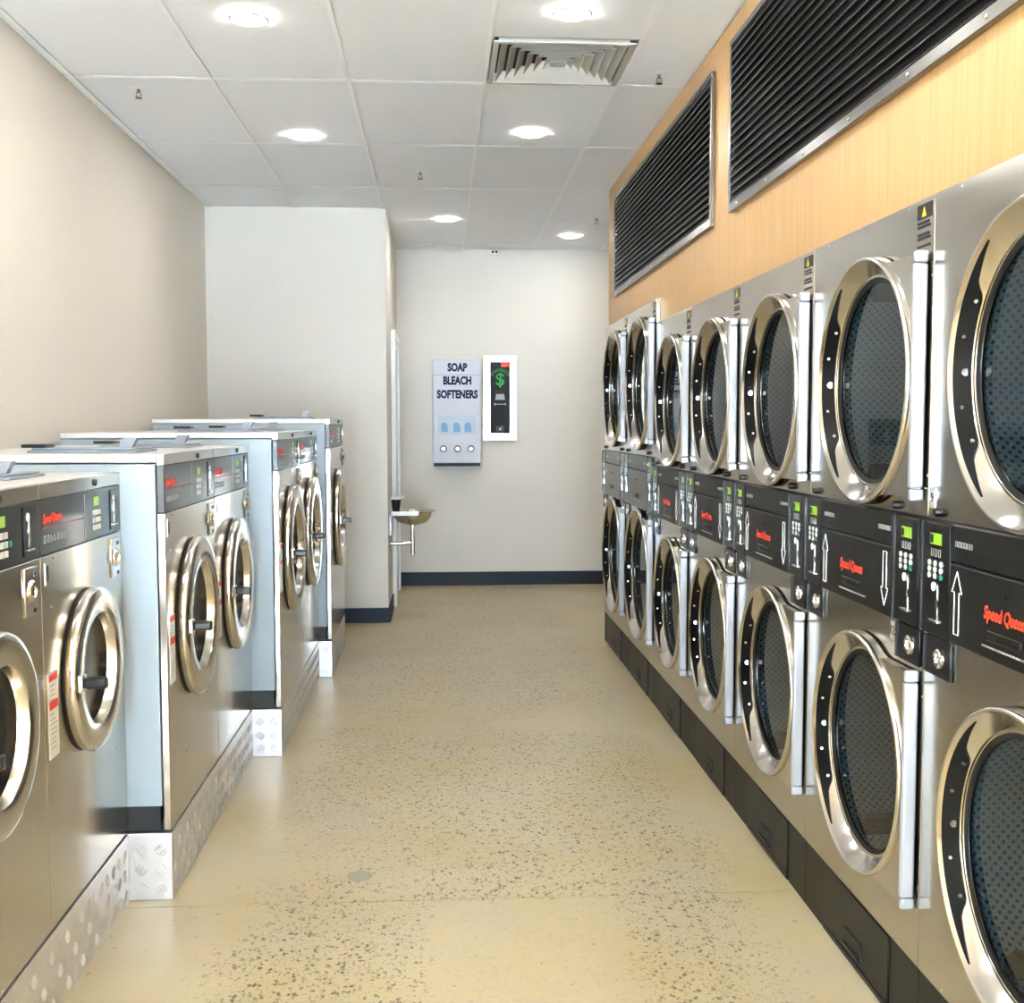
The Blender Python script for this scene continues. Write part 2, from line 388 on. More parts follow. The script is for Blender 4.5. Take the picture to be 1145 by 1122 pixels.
# ceiling: tiles in a tee grid
ce = MB().box(XL-.1, XR+.1, YF-.05, YB_+.1, HC+.06, HC+.12).build('ceiling', 'tile', smooth=0)
struct(ce, 'white suspended ceiling of rectangular tiles in a tee grid', 'ceiling')
xs = [XL] + [-1.57+.59*i for i in range(7)] + [XR]
ys = [YF] + [5.155+1.145*i for i in range(-8, 5)] + [YB_]
ys = sorted(y for y in ys if YF <= y <= YB_)
g = .010
def tile(x0, x1, y0, y1):
    if x1-x0 > .03 and y1-y0 > .03:
        MB().box(x0, x1, y0, y1, HC+.005, HC+.019).build('ceiling_tile', 'tile', ce, smooth=0)
for i in range(len(xs)-1):
    for j in range(len(ys)-1):
        x0, x1, y0, y1 = xs[i]+g/2, xs[i+1]-g/2, ys[j]+g/2, ys[j+1]-g/2
        if abs(xs[i]-.20) < .01 and abs(ys[j+1]-5.155) < .01:
            tile(x0, x1, y0, 4.555); continue
        if y0 > YBULK: 
            if x1 < XBULK: continue
        tile(x0, x1, y0, y1)
for x in xs[1:-1]: MB().box(x-.008, x+.008, YF, YB_ if x > XBULK else YBULK, HC-.0025, HC-.0003).build('tee_bar', 'tbar', ce, smooth=0)
for y in ys[1:-1]:
    MB().box(XL if y < YBULK else XBULK, XR, y-.008, y+.008, HC-.0032, HC-.0027).build('tee_bar', 'tbar', ce, smooth=0)

# shopfront behind the camera
wf = MB().box(XL, XR, YF-.1, YF, 0, .18).build('wall_front', 'wall_white', smooth=0)
struct(wf, 'low sill wall under the shopfront glazing', 'wall')
MB().box(XL, XR, YF-.1, YF, 2.10, HC+.05).build('lintel', 'wall_white', wf, smooth=0)
wn = bpy.data.objects.new('window_1', None); C.objects.link(wn); wn.location = (0, YF-.05, .18)
struct(wn, 'wide shopfront window of tall clear panes', 'window')
mx = [XL+.03+(XR-XL-.06)*i/4 for i in range(5)]
for x in mx: MB().box(x-.03, x+.03, -.04, .04, 0, 1.92).build('mullion', 'skirting', wn, smooth=0)
for a, b in zip(mx[:-1], mx[1:]): MB().box(a+.03, b-.03, -.004, .004, 0, 1.92).build('pane', 'shop_glass', wn, smooth=0)
struct(MB().box(-30, 30, -40, YF-.1, -.2, -.02).build('ground_street', 'pave', smooth=0), 'pale street paving outside the shopfront', 'ground')
# portal that tells the renderer where the daylight comes in (adds no light of its own)
pl = bpy.data.lights.new('window_portal', 'AREA'); pl.shape = 'RECTANGLE'; pl.size = XR-XL-.1; pl.size_y = 1.91; pl.cycles.is_portal = True
po = bpy.data.objects.new('window_portal', pl); C.objects.link(po); po.location = ((XL+XR)/2, YF+.02, 1.14); po.rotation_euler = (PI/2, 0, 0)

# timber wall over the dryers
S = [DY1-WD+WD*i for i in range(6)] + [DY1+WD*4+WD2, DY1+WD*4+2*WD2]     # seams: first entry is the near side of the first dryer
TX = DX+.022
tw = MB().box(TX, TX+.04, YF+.01, S[5], DH+.003, HC-.004).build('wall_timber', 'timber', smooth=0)
struct(tw, 'pale maple laminate bulkhead over the row of dryers', 'wall')
MB().box(TX, TX+.04, S[5]+.0005, S[7]+.005, DH2+.003, HC-.004).build('laminate_panel', 'timber', tw, smooth=0)
MB().box(TX+.041, XR-.001, S[7]-.03, S[7]+.005, 0, HC-.004).build('return_panel', 'wall_white', tw, smooth=0)
MB().box(TX, TX+.04, YF+.01, S[0]-.01, 0, DH+.003).build('laminate_panel', 'timber', tw, smooth=0)

# ================================================================== DRYERS
def screw(mb, x, z, r, y): mb.lathe_y([(0.0001, y-r*.5), (r*.6, y-r*.42), (r, y)], x, z, 10); return mb

def make_door(root, cz, r, cx, hx, hz, rmax):
    """round door dish with a flat flange running to the hinge bar; hx = hinge x, hz = half height of the flange"""
    y0, y1 = -.026, -.006
    ri = r-.011
    # plate: circle joined to flange, dish opening left out
    n = 72; mb = MB(); a0 = math.asin(hz/r)
    outer = []
    ang = [2*PI*i/n for i in range(n)]
    inner = []
    for a in ang:
        c, s_ = math.cos(a), math.sin(a)
        if c > 0:
            t = min((hx-cx)/c, hz/abs(s_) if abs(s_) > 1e-6 else 9)
            if abs(s_)*r > hz: t = max(r, 0)
            t = max(t, r)
        else: t = r
        outer.append((cx+t*c, cz+t*s_)); inner.append((cx+(r-.004)*c, cz+(r-.004)*s_))
    # snap two flange corners
    for sg in (1, -1):
        k = min(range(n), key=lambda i: (outer[i][0]-hx)**2+(outer[i][1]-(cz+sg*hz))**2); outer[k] = (hx, cz+sg*hz)
    vs = [(x, y0, z) for x, z in inner]+[(x, y0, z) for x, z in outer]+[(x, y1, z) for x, z in outer]+[(x, y1, z) for x, z in inner]
    fs = []
    for i in range(n):
        j = (i+1) % n
        fs += [(i, j, n+j, n+i), (n+i, n+j, 2*n+j, 2*n+i), (2*n+i, 2*n+j, 3*n+j, 3*n+i)]
    mb.add(vs, fs)
    # raised lip and dish
    gy = .012; gr = ri-.040
    mb.lathe_y([(r-.002, -.012), (r, -.030), (r-.002, -.035), (r-.005, -.037), (r-.009, -.0365), (ri, -.034), (ri-.004, -.030), (gr+.004, gy-.008), (gr, gy), (gr-.003, gy+.004)], cx, cz, 96)
    door = mb.build('door', 'steel_ring', root, smooth=40)
    MB().lathe_y([(r-.030, -.006), (r-.012, -.010), (r-.010, -.002), (r-.016, .002), (r-.030, .002)], cx, cz, 64).build('gasket', 'black', door)
    g = MB(); g.lathe_y([(.0001, gy-.002), (gr*.5, gy-.002), (gr-.004, gy-.002), (gr-.004, gy+.003), (.0001, gy+.003)], cx, cz, 64)
    g.build('glass', 'door_glass', door)
    MB().lathe_y([(gr-.010, gy-.006), (gr+.003, gy-.010), (gr+.001, gy-.001), (gr-.010, gy-.003)], cx, cz, 72).build('glass_seal', 'black', door)
    # black grip plate on the far side of the dish
    pl_ = MB(); m = 44; A = math.radians(58); vs = []; fs = []
    def dish(v, a, lift):
        rr = (ri-.004)+(gr+.004-(ri-.004))*v; yy = -.030+(gy-.008+.030)*v
        return (cx+(rr-lift)*math.cos(a), yy-lift*.5, cz+(rr-lift)*math.sin(a))
    for i in range(m+1):
        q = -1+2*i/m; a = PI+q*A; k = abs(q)
        v1 = .80 if k < .55 else (.80-.42*(.5-.5*math.cos(PI*min(1, (k-.55)/.14))) if k < .69 else .38-.30*max(0, (k-.69)/.31))
        for v in (.02, v1):
            vs.append(dish(v, a, .0025))
        for v in (v1, .02): vs.append(dish(v, a, .0))
    for i in range(m):
        for k in range(4): fs.append((i*4+k, i*4+(k+1) % 4, (i+1)*4+(k+1) % 4, (i+1)*4+k))
    pl_.add(vs, fs).build('grip_plate', 'grip', door, smooth=50)
    for deg, rad, v in ((-31, .0045, .55), (-15, .004, .35), (0, .008, .55), (15, .004, .35), (31, .0045, .55)):
        p = Vector(dish(v, PI+math.radians(deg), .003)); c_ = Vector((cx, p.y-.05, cz)); d = (c_-p).normalized()
        t = MB(); t.tube([p-d*.001, p+d*.0025], rad, 10); t.build('screw', 'chrome', door)
    # hinge bar
    hb = MB(); hb.box(hx+.001, hx+.020, -.036, -.004, cz-hz+.022, cz+hz-.022); hb.build('hinge_bar', 'alu', door, bevel=.006)
    for sg in (1, -1):
        zc = cz+sg*(hz-.008)
        MB().box(hx+.002, hx+.019, -.034, -.003, zc-.013, zc+.013).build('hinge_cap', 'alu', door, bevel=.005)
        t = MB(); screw(t, hx+.027, cz+sg*(hz-.05), .004, 0); t.build('screw', 'chrome', door)
    # perforated drum behind the glass
    R = min(rmax, gr+.045); dd = .55
    d = MB(); d.lathe_y([(gr+.004, .024), (R, .026), (R, dd), (R*.5, dd+.01), (.0005, dd+.012)], cx, cz, 64)
    def uv(co):
        dx, dz = co.x-cx, co.z-cz; rr = math.hypot(dx, dz)
        return (dx, dz) if co.y > dd-.005 and rr < R-.002 else (math.atan2(dz, dx)*R, co.y)
    d.uv = None
    o = d.build('drum', 'drum', root, smooth=40)
    me = o.data; l = me.uv_layers.new(name='UVMap')
    for p in me.polygons:
        back = sum(me.vertices[v].co.y for v in p.vertices)/len(p.vertices) > dd-.001
        a0_ = None
        for li in p.loop_indices:
            co = me.vertices[me.loops[li].vertex_index].co; dx, dz = co.x-cx, co.z-cz
            if back: l.data[li].uv = (dx, dz)
            else:
                a = math.atan2(dz, dx)
                if a0_ is None: a0_ = a
                while a-a0_ > PI: a -= 2*PI
                while a-a0_ < -PI: a += 2*PI
                l.data[li].uv = (a*R, co.y)
    # lifters inside the drum
    for k in range(3):
        a = k*2*PI/3; c, s_ = math.cos(a), math.sin(a)
        p = [(cx+(R-.001)*math.cos(a+dv)-rv*c, cz+(R-.001)*math.sin(a+dv)-rv*s_) for dv, rv in ((-.08, 0), (.08, 0), (.03, .05), (-.03, .05))]
        MB().prism_y(p, .05, dd-.02).build('lifter', 'drum', o)
    return door

def arrow(cx, cz, h, up=True):
    w, hw, hh = .0105, .022, .042; s_ = 1 if up else -1
    pts = [(-w, -h/2), (w, -h/2), (w, h/2-hh), (hw, h/2-hh), (0, h/2), (-hw, h/2-hh), (-w, h/2-hh)]
    return MB().outline([(cx+x, cz+s_*z) for x, z in pts], .0016, -.0195, -.0180)

def make_dryer(w, H, b0, b1, zu, zl, r, coff, brand=True, panel='panel'):
    root = bpy.data.objects.new('stacked_dryer', None); C.objects.link(root)
    x0, x1 = -w/2+.0015, w/2-.0015; KZ = .19
    cx = coff; hx = w/2-.035; hz = r*.885
    MB().box(x0, x1, .021, 1.02, .0, H-.001, skip=('front',)).build('casing', 'side', root, smooth=0)
    MB().box(x0+.001, x1-.001, .022, .026, b0-.02, b1+.02).build('inner_rail', 'kick', root, smooth=0)
    up = panel_hole(x0, x1, b1, H, cx, zu, r-.05, 0, .02).build('upper_panel', 'steel', root, bevel=.0015)
    lo = panel_hole(x0, x1, KZ+.002, b0, cx, zl, r-.05, 0, .02).build('lower_panel', 'steel', root, bevel=.0015)
    for o, zz in ((up, H-.012), (lo, KZ+.014)):
        for xx in (x0+.125, x1-.135):
            t = MB(); screw(t, xx, zz, .004, 0); t.build('screw', 'chrome', o)
    make_door(root, zu, r, cx, hx, hz, w/2-cx-.008); make_door(root, zl, r, cx, hx, hz, w/2-cx-.008)
    # lint compartment panels at the floor
    ds = .165
    MB().box(x0, x0+ds-.001, .004, .02, 0, KZ).build('kick_strip', 'kick', root, smooth=0)
    MB().box(x1-ds+.001, x1, .004, .02, 0, KZ).build('kick_strip', 'kick', root, smooth=0)
    ld = MB().box(x0+ds+.001, x1-ds-.001, 0, .02, .002, KZ-.003).build('lint_door', 'kick_b', root, bevel=.002)
    hd = MB(); hd.prism_y([(-.065, .045), (.065, .045), (.055, .085), (-.055, .085)], -.004, 0); hd.build('handle_recess', 'black', ld)
    MB().box(-.06, .06, -.010, -.001, .040, .047).build('handle_lip', 'gloss_black', ld, bevel=.002)
    MB().box(x0+ds, x1-ds, -.003, -.0005, .012, .018).build('bottom_rib', 'gloss_black', ld, smooth=0)
    # control band
    sw = .15; bh = b1-b0
    cp = MB().box(x0, x1, -.006, .02, b0+.001, b1-.001).build('control_panel', panel, root, bevel=.0015)
    cxx0, cxx1 = x0+sw+.002, x1-sw-.002; split = b1-.078
    MB().box(cxx0, cxx1, -.016, -.0062, split+.002, b1-.002).build('upper_fascia', panel, cp, bevel=.002)
    MB().box(cxx0, cxx1, -.018, -.0062, b0+.002, split-.003).build('service_door', panel, cp, bevel=.003)
    t = MB()
    for k in range(6):
        for q in (cxx0+.02, cxx1-.085):
            t.outline([(q+k*.013, b1-.044), (q+k*.013+.008, b1-.044), (q+k*.013+.008, b1-.034), (q+k*.013, b1-.034)], .0011, -.0172, -.016)
    t.build('cycle_symbols', 'greyprint', cp, smooth=0)
    mid = (b0+split)/2
    if brand:
        arrow(cxx0+.035, mid+.004, .128, True).build('up_arrow', 'white', cp, smooth=0)
        arrow(cxx1-.038, mid+.004, .128, False).build('down_arrow', 'white', cp, smooth=0)
        MB().text('Speed Queen', -.015, mid+.006, .036, -.0186, shear=.22, sx=.80, off=.0006).build('lettering', 'red', cp, smooth=0)
    kn = MB(); kn.disc_y(-.012, mid+.048, .006, -.022, -.018, 12); kn.build('lock_button', 'gloss_black', cp)
    MB().box(-.075, .055, -.0215, -.018, mid-.046, mid-.026).build('door_pull', 'gloss_black', cp, bevel=.002)
    MB().box(-.03, .05, -.0225, -.0216, mid-.041, mid-.031).build('pull_plate', 'kick', cp, smooth=0)
    t = MB(); rr = random.Random(5); q = -.10
    while q < .085:
        l = rr.uniform(.004, .012); t.box(q, q+l, -.0188, -.0180, mid-.0605, mid-.0565); q += l+.0025
    t.build('caption_line', 'greyprint', cp, smooth=0)
    for sx0 in (x0+.006, x1-sw+.004):
        st = MB().box(sx0, sx0+sw-.010, -.017, -.0062, b0+.004, b1-.004).build('control_strip', 'strip', root, bevel=.002)
        MB().box(sx0+.001, sx0+.009, -.0195, -.0172, b0+.006, b1-.006).build('strip_edge', 'panel_grey', st, smooth=0)
        m_ = sx0+sw/2
        MB().box(m_-.026, m_+.028, -.0185, -.0172, b1-.050, b1-.026).build('display', 'lcd', st, smooth=0)
        MB().box(m_-.024, m_-.010, -.0190, -.0186, b1-.047, b1-.030).build('display_digits', 'kick', st, smooth=0)
        t = MB()
        for k in range(3):
            t.outline([(m_-.022+k*.018, b1-.075), (m_-.013+k*.018, b1-.075), (m_-.013+k*.018, b1-.060), (m_-.022+k*.018, b1-.060)], .0012, -.0180, -.0171)
        t.build('status_symbols', 'greyprint', st, smooth=0)
        for a in range(3):
            for b_ in range(3):
                kx, kz = m_-.028+a*.028, b1-.090-b_*.0135
                MB().disc_y(kx, kz, .0062, -.0195, -.0172, 10).build('key', 'keyg' if (a == 2 and b_ == 2) else 'key', st)
        MB().disc_y(m_-.006, b1-.140, .0095, -.0192, -.0172, 16).build('token_spot', 'white', st)
        t = MB().outline([(m_+.010, b1-.137), (m_+.012, b1-.165), (m_+.005, b1-.175), (m_+.012, b1-.185), (m_+.012, b1-.208)], .0028, -.0185, -.0172, closed=False)
        t.build('coin_slot', 'chrome', st, smooth=0)
        MB().box(m_-.022, m_+.022, -.0215, -.0172, b1-.216, b1-.210).build('coin_lip', 'chrome', st, bevel=.001)
        # coin box under the strip
        cb = MB().box(sx0+.004, sx0+sw-.016, -.008, .0, b0-.086, b0-.003).build('coin_box', 'strip', lo, bevel=.002)
        cxk, czk = m_+.012, b0-.046
    for sx0 in (x0+.006, x1-sw+.004):
        m_ = sx0+sw/2; cxk, czk = m_+.008, b0-.045
        k_ = MB(); k_.lathe_y([(.0005, -.010), (.009, -.010), (.010, -.014), (.017, -.015), (.021, -.012), (.022, -.008)], cxk, czk, 24); k_.build('coin_lock', 'chrome', root)
        MB().box(sx0+.006, sx0+.012, -.011, -.0081, b0-.084, b0-.006).build('coin_box_edge', 'panel_grey', root, smooth=0)
    # black locks just above the band
    for xx in (x0+.062, x1-.165):
        MB().lathe_y([(.0005, -.014), (.008, -.014), (.010, -.010), (.010, 0)], xx, b1+.017, 14).build('panel_lock', 'gloss_black', up)
    # warning label
    lx = x1-.088; lz = H-.012
    lb = MB().box(lx, lx+.074, -.0016, -.0002, lz-.032, lz).build('warning_label', 'gloss_black', root, smooth=0, label='black warning label with a yellow triangle')
    MB().prism_y([(lx+.025, lz-.028), (lx+.049, lz-.028), (lx+.037, lz-.005)], -.0024, -.0017).build('warning_triangle', 'yellow', lb, smooth=0)
    t = MB(); rr = random.Random(3)
    for k in range(7): 
        if k == 2 or k == 5: continue
        t.box(lx+.002, lx+rr.uniform(.055, .073), -.0014, -.0002, lz-.043-k*.0085, lz-.0375-k*.0085)
    t.build('warning_text', 'kick', lb, smooth=0)
    return root

D_LABEL = [
 'stacked stainless dryer cut off by the right edge of the photo, numbered 9',
 'stacked stainless dryer second from the right edge of the photo, numbered 12',
 'stacked stainless dryer third from the right edge, under the near black louvre end',
 'stacked stainless dryer in the middle of the dryer row, fourth from either end',
 'last of the lower dryers, standing against the two taller dryers',
 'near one of the two taller grey-panelled dryers at the row end',
 'furthest tall dryer at the end of the row, nearest the back wall']
base = make_dryer(WD, DH, .957, 1.205, 1.513, .590, .302, .055)
tall = make_dryer(WD2, DH2, .960, 1.243, 1.618, .612, .350, .055, brand=False, panel='panel_grey2')
dryers = []
for k in range(7):
    src = base if k < 5 else tall
    o = src if k in (0, 5) else None
    dryers.append(o)
for k in range(7):
    if dryers[k] is None: dryers[k] = copy_tree(base if k < 5 else tall)
for k, o in enumerate(dryers):
    o.location = (DX, (S[k]+S[k+1])/2, 0); o.rotation_euler = (0, 0, -PI/2)
    tag(o, D_LABEL[k], 'dryer', 'stacked dryers along the right wall')
# number plates that can be read
def plate(root, x, z, txt):
    p = MB().box(x-.012, x+.012, -.0018, -.0002, z-.022, z+.022).build('number_plate', 'lid', root, smooth=0)
    MB().text(txt, x, z, .030, -.0025).build('number', 'kick', p, smooth=0)
plate(dryers[0], -WD/2+.024, 1.25, '9')
plate(dryers[1], WD/2-.178, .925, '12')

# ================================================================== WASHERS
def make_washer(w, z0, H, r, cz, depth, zp0, zp1, face='panel_grey', lid=True):
    """H top height above floor; local origin on the floor under the front centre; z0 = plinth top"""
    root = bpy.data.objects.new('washing_machine', None); C.objects.link(root)
    x0, x1 = -w/2+.0015, w/2-.0015
    MB().box(x0+.03, x1-.03, .05, depth-.02, z0, z0+.085).build('base_frame', 'black', root, smooth=0)
    for a, b in ((x0, x0+.012), (x1-.012, x1)):
        sp = MB().box(a, b, .026, depth, z0+.078, H-.028).build('side_panel', 'side', root, bevel=.002)
        MB().box(a+.003, b-.003, .032, depth-.01, z0+.004, z0+.077).build('side_kick', 'black', root, smooth=0)
    MB().box(x0+.012, x1-.012, depth-.012, depth, z0+.078, H-.028).build('back_panel', 'side', root, smooth=0)
    top = MB().box(x0, x1, .0225, depth, H-.024, H).build('top_panel', 'lid', root, bevel=.003)
    fp = panel_hole(x0, x1, z0+.006, zp0-.002, 0, cz, r*.80, 0, .022).build('front_panel', 'steel', root, bevel=.002)
    cp = MB().box(x0, x1, .001, .022, zp0, zp1).build('control_panel', face, root, bevel=.0015)
    fa = MB().box(x0, x1, 0, .022, zp1+.001, H).build('fascia', 'steel', root, bevel=.0015)
    lk = MB(); lk.lathe_y([(.0005, -.005), (.008, -.005), (.009, -.003), (.009, 0)], x1-.36*w, (zp1+H)/2, 16); lk.build('top_lock', 'gloss_black', root)
    # tub behind the door
    MB().lathe_y([(r*.80, .022), (r*.95, .03), (r*.95, .40), (.0005, .42)], 0, cz, 40).build('tub', 'tub', root)
    # door
    k = r/.215
    dm = MB(); dm.lathe_y([(r*.95, -.005), (r*.985, -.007), (r, -.013), (r*1.0, -.024), (r*.988, -.031), (r*.96, -.035), (r*.90, -.037), (r*.70, -.035), (r*.678, -.033), (r*.668, -.028), (r*.655, -.008), (r*.648, -.004), (r*.63, -.003)], 0, cz, 96)
    door = dm.build('door', 'steel_ring', root, smooth=40)
    MB().lathe_y([(r*.80, 0), (r*.972, 0), (r*.980, -.003), (r*.968, -.0065), (r*.80, -.0065)], 0, cz, 64).build('door_gasket', 'black', door)
    MB().lathe_y([(r*.652, -.0075), (r*.60, -.006), (r*.45, -.003), (r*.25, -.001), (.0005, .0)], 0, cz, 64).build('door_glass', 'washer_glass', door)
    # handle on the near side
    hx = -r*.86
    MB().box(hx-.016, hx+.018, -.046, -.034, cz-.022, cz+.022).build('handle_bracket', 'chrome', door, bevel=.003)
    h = MB(); h.prism_y([(hx-.010, cz-.013), (hx+.014, cz-.015), (hx+.014, cz+.015), (hx-.010, cz+.013)], -.100, -.046); h.build('handle', 'gloss_black', door, bevel=.005)
    for q in (-.017, .017):
        t = MB(); screw(t, hx-.010, cz+q, .0035, -.046); t.build('screw', 'chrome', door)
    # hinge on the far side
    hgx = r*1.02
    for q in (-.052, .052):
        hg = MB().box(hgx-.018, hgx+.012, -.012, -.0005, cz+q-.026, cz+q+.026).build('hinge', 'steel', root, bevel=.003)
        for e in (-.014, .014):
            t = MB(); screw(t, hgx+.003, cz+q+e, .005, -.012); t.build('screw', 'kick', hg)
    # control panel details
    ph = zp1-zp0; zc = (zp0+zp1)/2
    MB().text('Speed Queen', x0+.085, zc+.018, .030, -.0002, shear=.22, sx=.80, off=.0006).build('lettering', 'red', cp, smooth=0)
    MB().box(x0+.02, x0+.50*w, -.0002, .0005, zc-.0035, zc-.002).build('red_line', 'red', cp, smooth=0)
    t = MB(); rr = random.Random(2)
    for q in range(7): t.outline([(x0+.025+q*.024, zc-.038), (x0+.036+q*.024, zc-.038), (x0+.036+q*.024, zc-.038+rr.uniform(.008, .018)), (x0+.025+q*.024, zc-.022)], .0016, -.0004, .0008)
    t.build('cycle_symbols', 'greyprint', cp, smooth=0)
    MB().box(x0+.50*w, x0+.50*w+.002, -.0006, .0008, zp0+.008, zp1-.008).build('panel_line', 'greyprint', cp, smooth=0)
    kx = x0+.62*w
    MB().box(kx-.002, kx+.042, -.0010, .0008, zc+.022, zc+.046).build('display', 'lcd', cp, smooth=0)
    for a in range(3):
        for b_ in range(3):
            MB().box(kx-.012+a*.024, kx+.004+a*.024, -.003, .0008, zc+.004-b_*.020-.007, zc+.004-b_*.020+.007).build('key', 'key', cp, bevel=.001)
    MB().disc_y(kx+.068, zc-.016, .007, -.003, .0008, 12).build('start_key', 'keyg', cp)
    sx_ = x1-.075
    sl = MB().box(sx_-.030, sx_+.034, -.0015, .0008, zp0+.010, zp1-.010).build('coin_entry', 'strip', cp, bevel=.001)
    MB().disc_y(sx_-.004, zp1-.034, .010, -.003, -.0016, 16).build('token_spot', 'white', sl)
    MB().outline([(sx_+.004, zp1-.044), (sx_+.004, zp1-.070), (sx_+.008, zp1-.080), (sx_+.004, zp0+.032)], .003, -.0028, -.0016, closed=False).build('coin_slot', 'chrome', sl, smooth=0)
    MB().box(sx_-.012, sx_+.026, -.006, -.0016, zp0+.022, zp0+.027).build('coin_lip', 'chrome', sl, bevel=.001)
    # coin box with round lock
    cb = MB().box(x1-.115, x1-.035, -.005, 0, zp0-.125, zp0-.015).build('coin_box', 'chrome', root, bevel=.003)
    MB().lathe_y([(.0005, -.007), (.012, -.007), (.014, -.013), (.022, -.013), (.026, -.009), (.027, -.005)], x1-.078, zp0-.070, 24).build('coin_lock', 'steel_ring', cb)
    MB().disc_y(x1-.078, zp0-.070, .010, -.0085, -.0072, 16).build('keyhole', 'black', cb)
    for q in (-.028, -.112):
        MB().box(x1-.064, x1-.050, -.0065, -.0051, zp0+q-.008, zp0+q+.002).build('slot', 'black', cb, smooth=0)
    # number plate, care label, screws
    npz = zp0-.045
    MB().box(x0+.022, x0+.030, -.0016, -.0002, npz-.026, npz+.026).build('number_plate', 'lid', fp, smooth=0)
    MB().box(x0+.036, x0+.046, -.0014, -.0002, npz-.018, npz+.018).build('number_mark', 'kick', fp, smooth=0)
    lx0 = x0+.022; lw = .066; lz1 = cz+.05
    lb = MB().box(lx0, lx0+lw, -.0014, -.0002, lz1-.205, lz1).build('care_label', 'white', root, smooth=0, label='white care label with two red bands')
    for a, b_ in ((.020, .004), (.088, .068)):
        MB().box(lx0+.004, lx0+lw-.004, -.0021, -.0015, lz1-a, lz1-b_).build('label_band', 'red', lb, smooth=0)
    t = MB(); rr = random.Random(4)
    for q in range(14):
        if q in (4, 5): continue
        z_ = lz1-.030-q*.0115; t.box(lx0+.008, lx0+rr.uniform(.035, .058), -.0019, -.0015, z_-.002, z_)
    t.build('label_text', 'greyprint', lb, smooth=0)
    for xx, zz in ((x0+.085, zp0-.012), (x0+.06, cz+r*.95), (x0+.06, z0+.23), (x1-.10, cz-r*1.30), (x0+.22, z0+.18)):
        t = MB(); screw(t, xx, zz, .004, 0); t.build('screw', 'chrome', fp)
    # soap hopper lid on top
    if lid:
        yl0, yl1 = .13, .46
        MB().box(-.16, .10, yl0, yl1, H, H+.008).build('hopper_rim', 'lidgrey', root, bevel=.003)
        hl = MB().box(-.15, .09, yl0+.01, yl1-.01, H+.0085, H+.015).build('hopper_lid', 'lidgrey', root, bevel=.003)
        MB().box(-.15, -.05, yl1-.05, yl1+.02, H+.0155, H+.026).build('lid_grip', 'gloss_black', hl, bevel=.003)
        tb = MB(); tb.add([(-.10, yl0+.03, H+.0152), (-.10, yl0+.07, H+.0152), (-.10, yl0+.055, H+.045), (-.10, yl0+.015, H+.045),
                           (-.07, yl0+.03, H+.0152), (-.07, yl0+.07, H+.0152), (-.07, yl0+.055, H+.045), (-.07, yl0+.015, H+.045)],
                          [(0, 1, 2, 3), (7, 6, 5, 4), (0, 4, 5, 1), (1, 5, 6, 2), (2, 6, 7, 3), (3, 7, 4, 0)])
        tb.build('lid_tab', 'lidgrey', hl)
    return root

def tread(mb, x0, x1, z0, z1, y, nx=None):          # raised five-bar pattern on a face looking along -y
    p = .058; i = 0
    xx = x0+p*.5
    while xx < x1-.012:
        zz = z0+p*.5; j = 0
        while zz < z1-.010:
            s_ = 1 if (i+j) % 2 else -1
            d = Vector((math.cos(PI/4), s_*math.sin(PI/4))); q = Vector((-d.y, d.x))
            for k in (-2, -1, 0, 1, 2):
                c_ = Vector((xx, zz))+q*k*.0072
                L_ = .0165-.002*abs(k); 
                a = c_-d*L_; b = c_+d*L_; e = q*.0016
                if min(a.x, b.x) < x0+.001 or max(a.x, b.x) > x1-.001 or min(a.y, b.y) < z0+.001 or max(a.y, b.y) > z1-.001: continue
                vs = [a-e, b-e, b+e, a+e]; m_ = [a+d*.004, b-d*.004]
                mb.add([(v.x, y, v.y) for v in vs]+[(v.x, y-.0022, v.y) for v in m_], [(0, 1, 5, 4), (2, 3, 4, 5), (1, 2, 5), (3, 0, 4)])
            zz += p; j += 1
        xx += p; i += 1
    return mb

YA0, YA1, YB1, YC1, YD1 = 2.035, 3.3855, 4.8567, 6.3857, 7.265
BACK = -1.565
PAIRS = [  # front X, near y, far y, top, door radius, door z, panel bottom, panel top
 (-.9243, YA0, YA1, 1.272, .215, .772, 1.104, 1.236, 2),
 (-.7989, YA1, YB1, 1.322, .256, .795, 1.152, 1.290, 2),
 (-.6771, YB1, YC1, 1.374, .286, .852, 1.214, 1.342, 2),
 (-.6073, YC1, YD1, 1.436, .290, .862, 1.276, 1.408, 1)]
W_LABEL = [
 'stainless front-loading washer at the left edge of the photo, its door cut off',
 'stainless washer second from the camera, with its whole door and red-banded label in view',
 'near washer of the second pair, its tall pale side panel facing the camera',
 'far washer of the second pair, its round door beside the third pair',
 'near washer of the third pair from the camera, pale side panel above the tread plate',
 'far washer of the third pair, door overlapping the single last washer',
 'single last washer beside the white partition wall, tallest in the left row']
P_LABEL = [
 'aluminium tread plate plinth under the nearest pair of washers',
 'aluminium tread plate plinth under the second pair of washers',
 'aluminium tread plate plinth under the third pair of washers',
 'aluminium tread plate plinth under the single last washer by the partition']
wi = 0
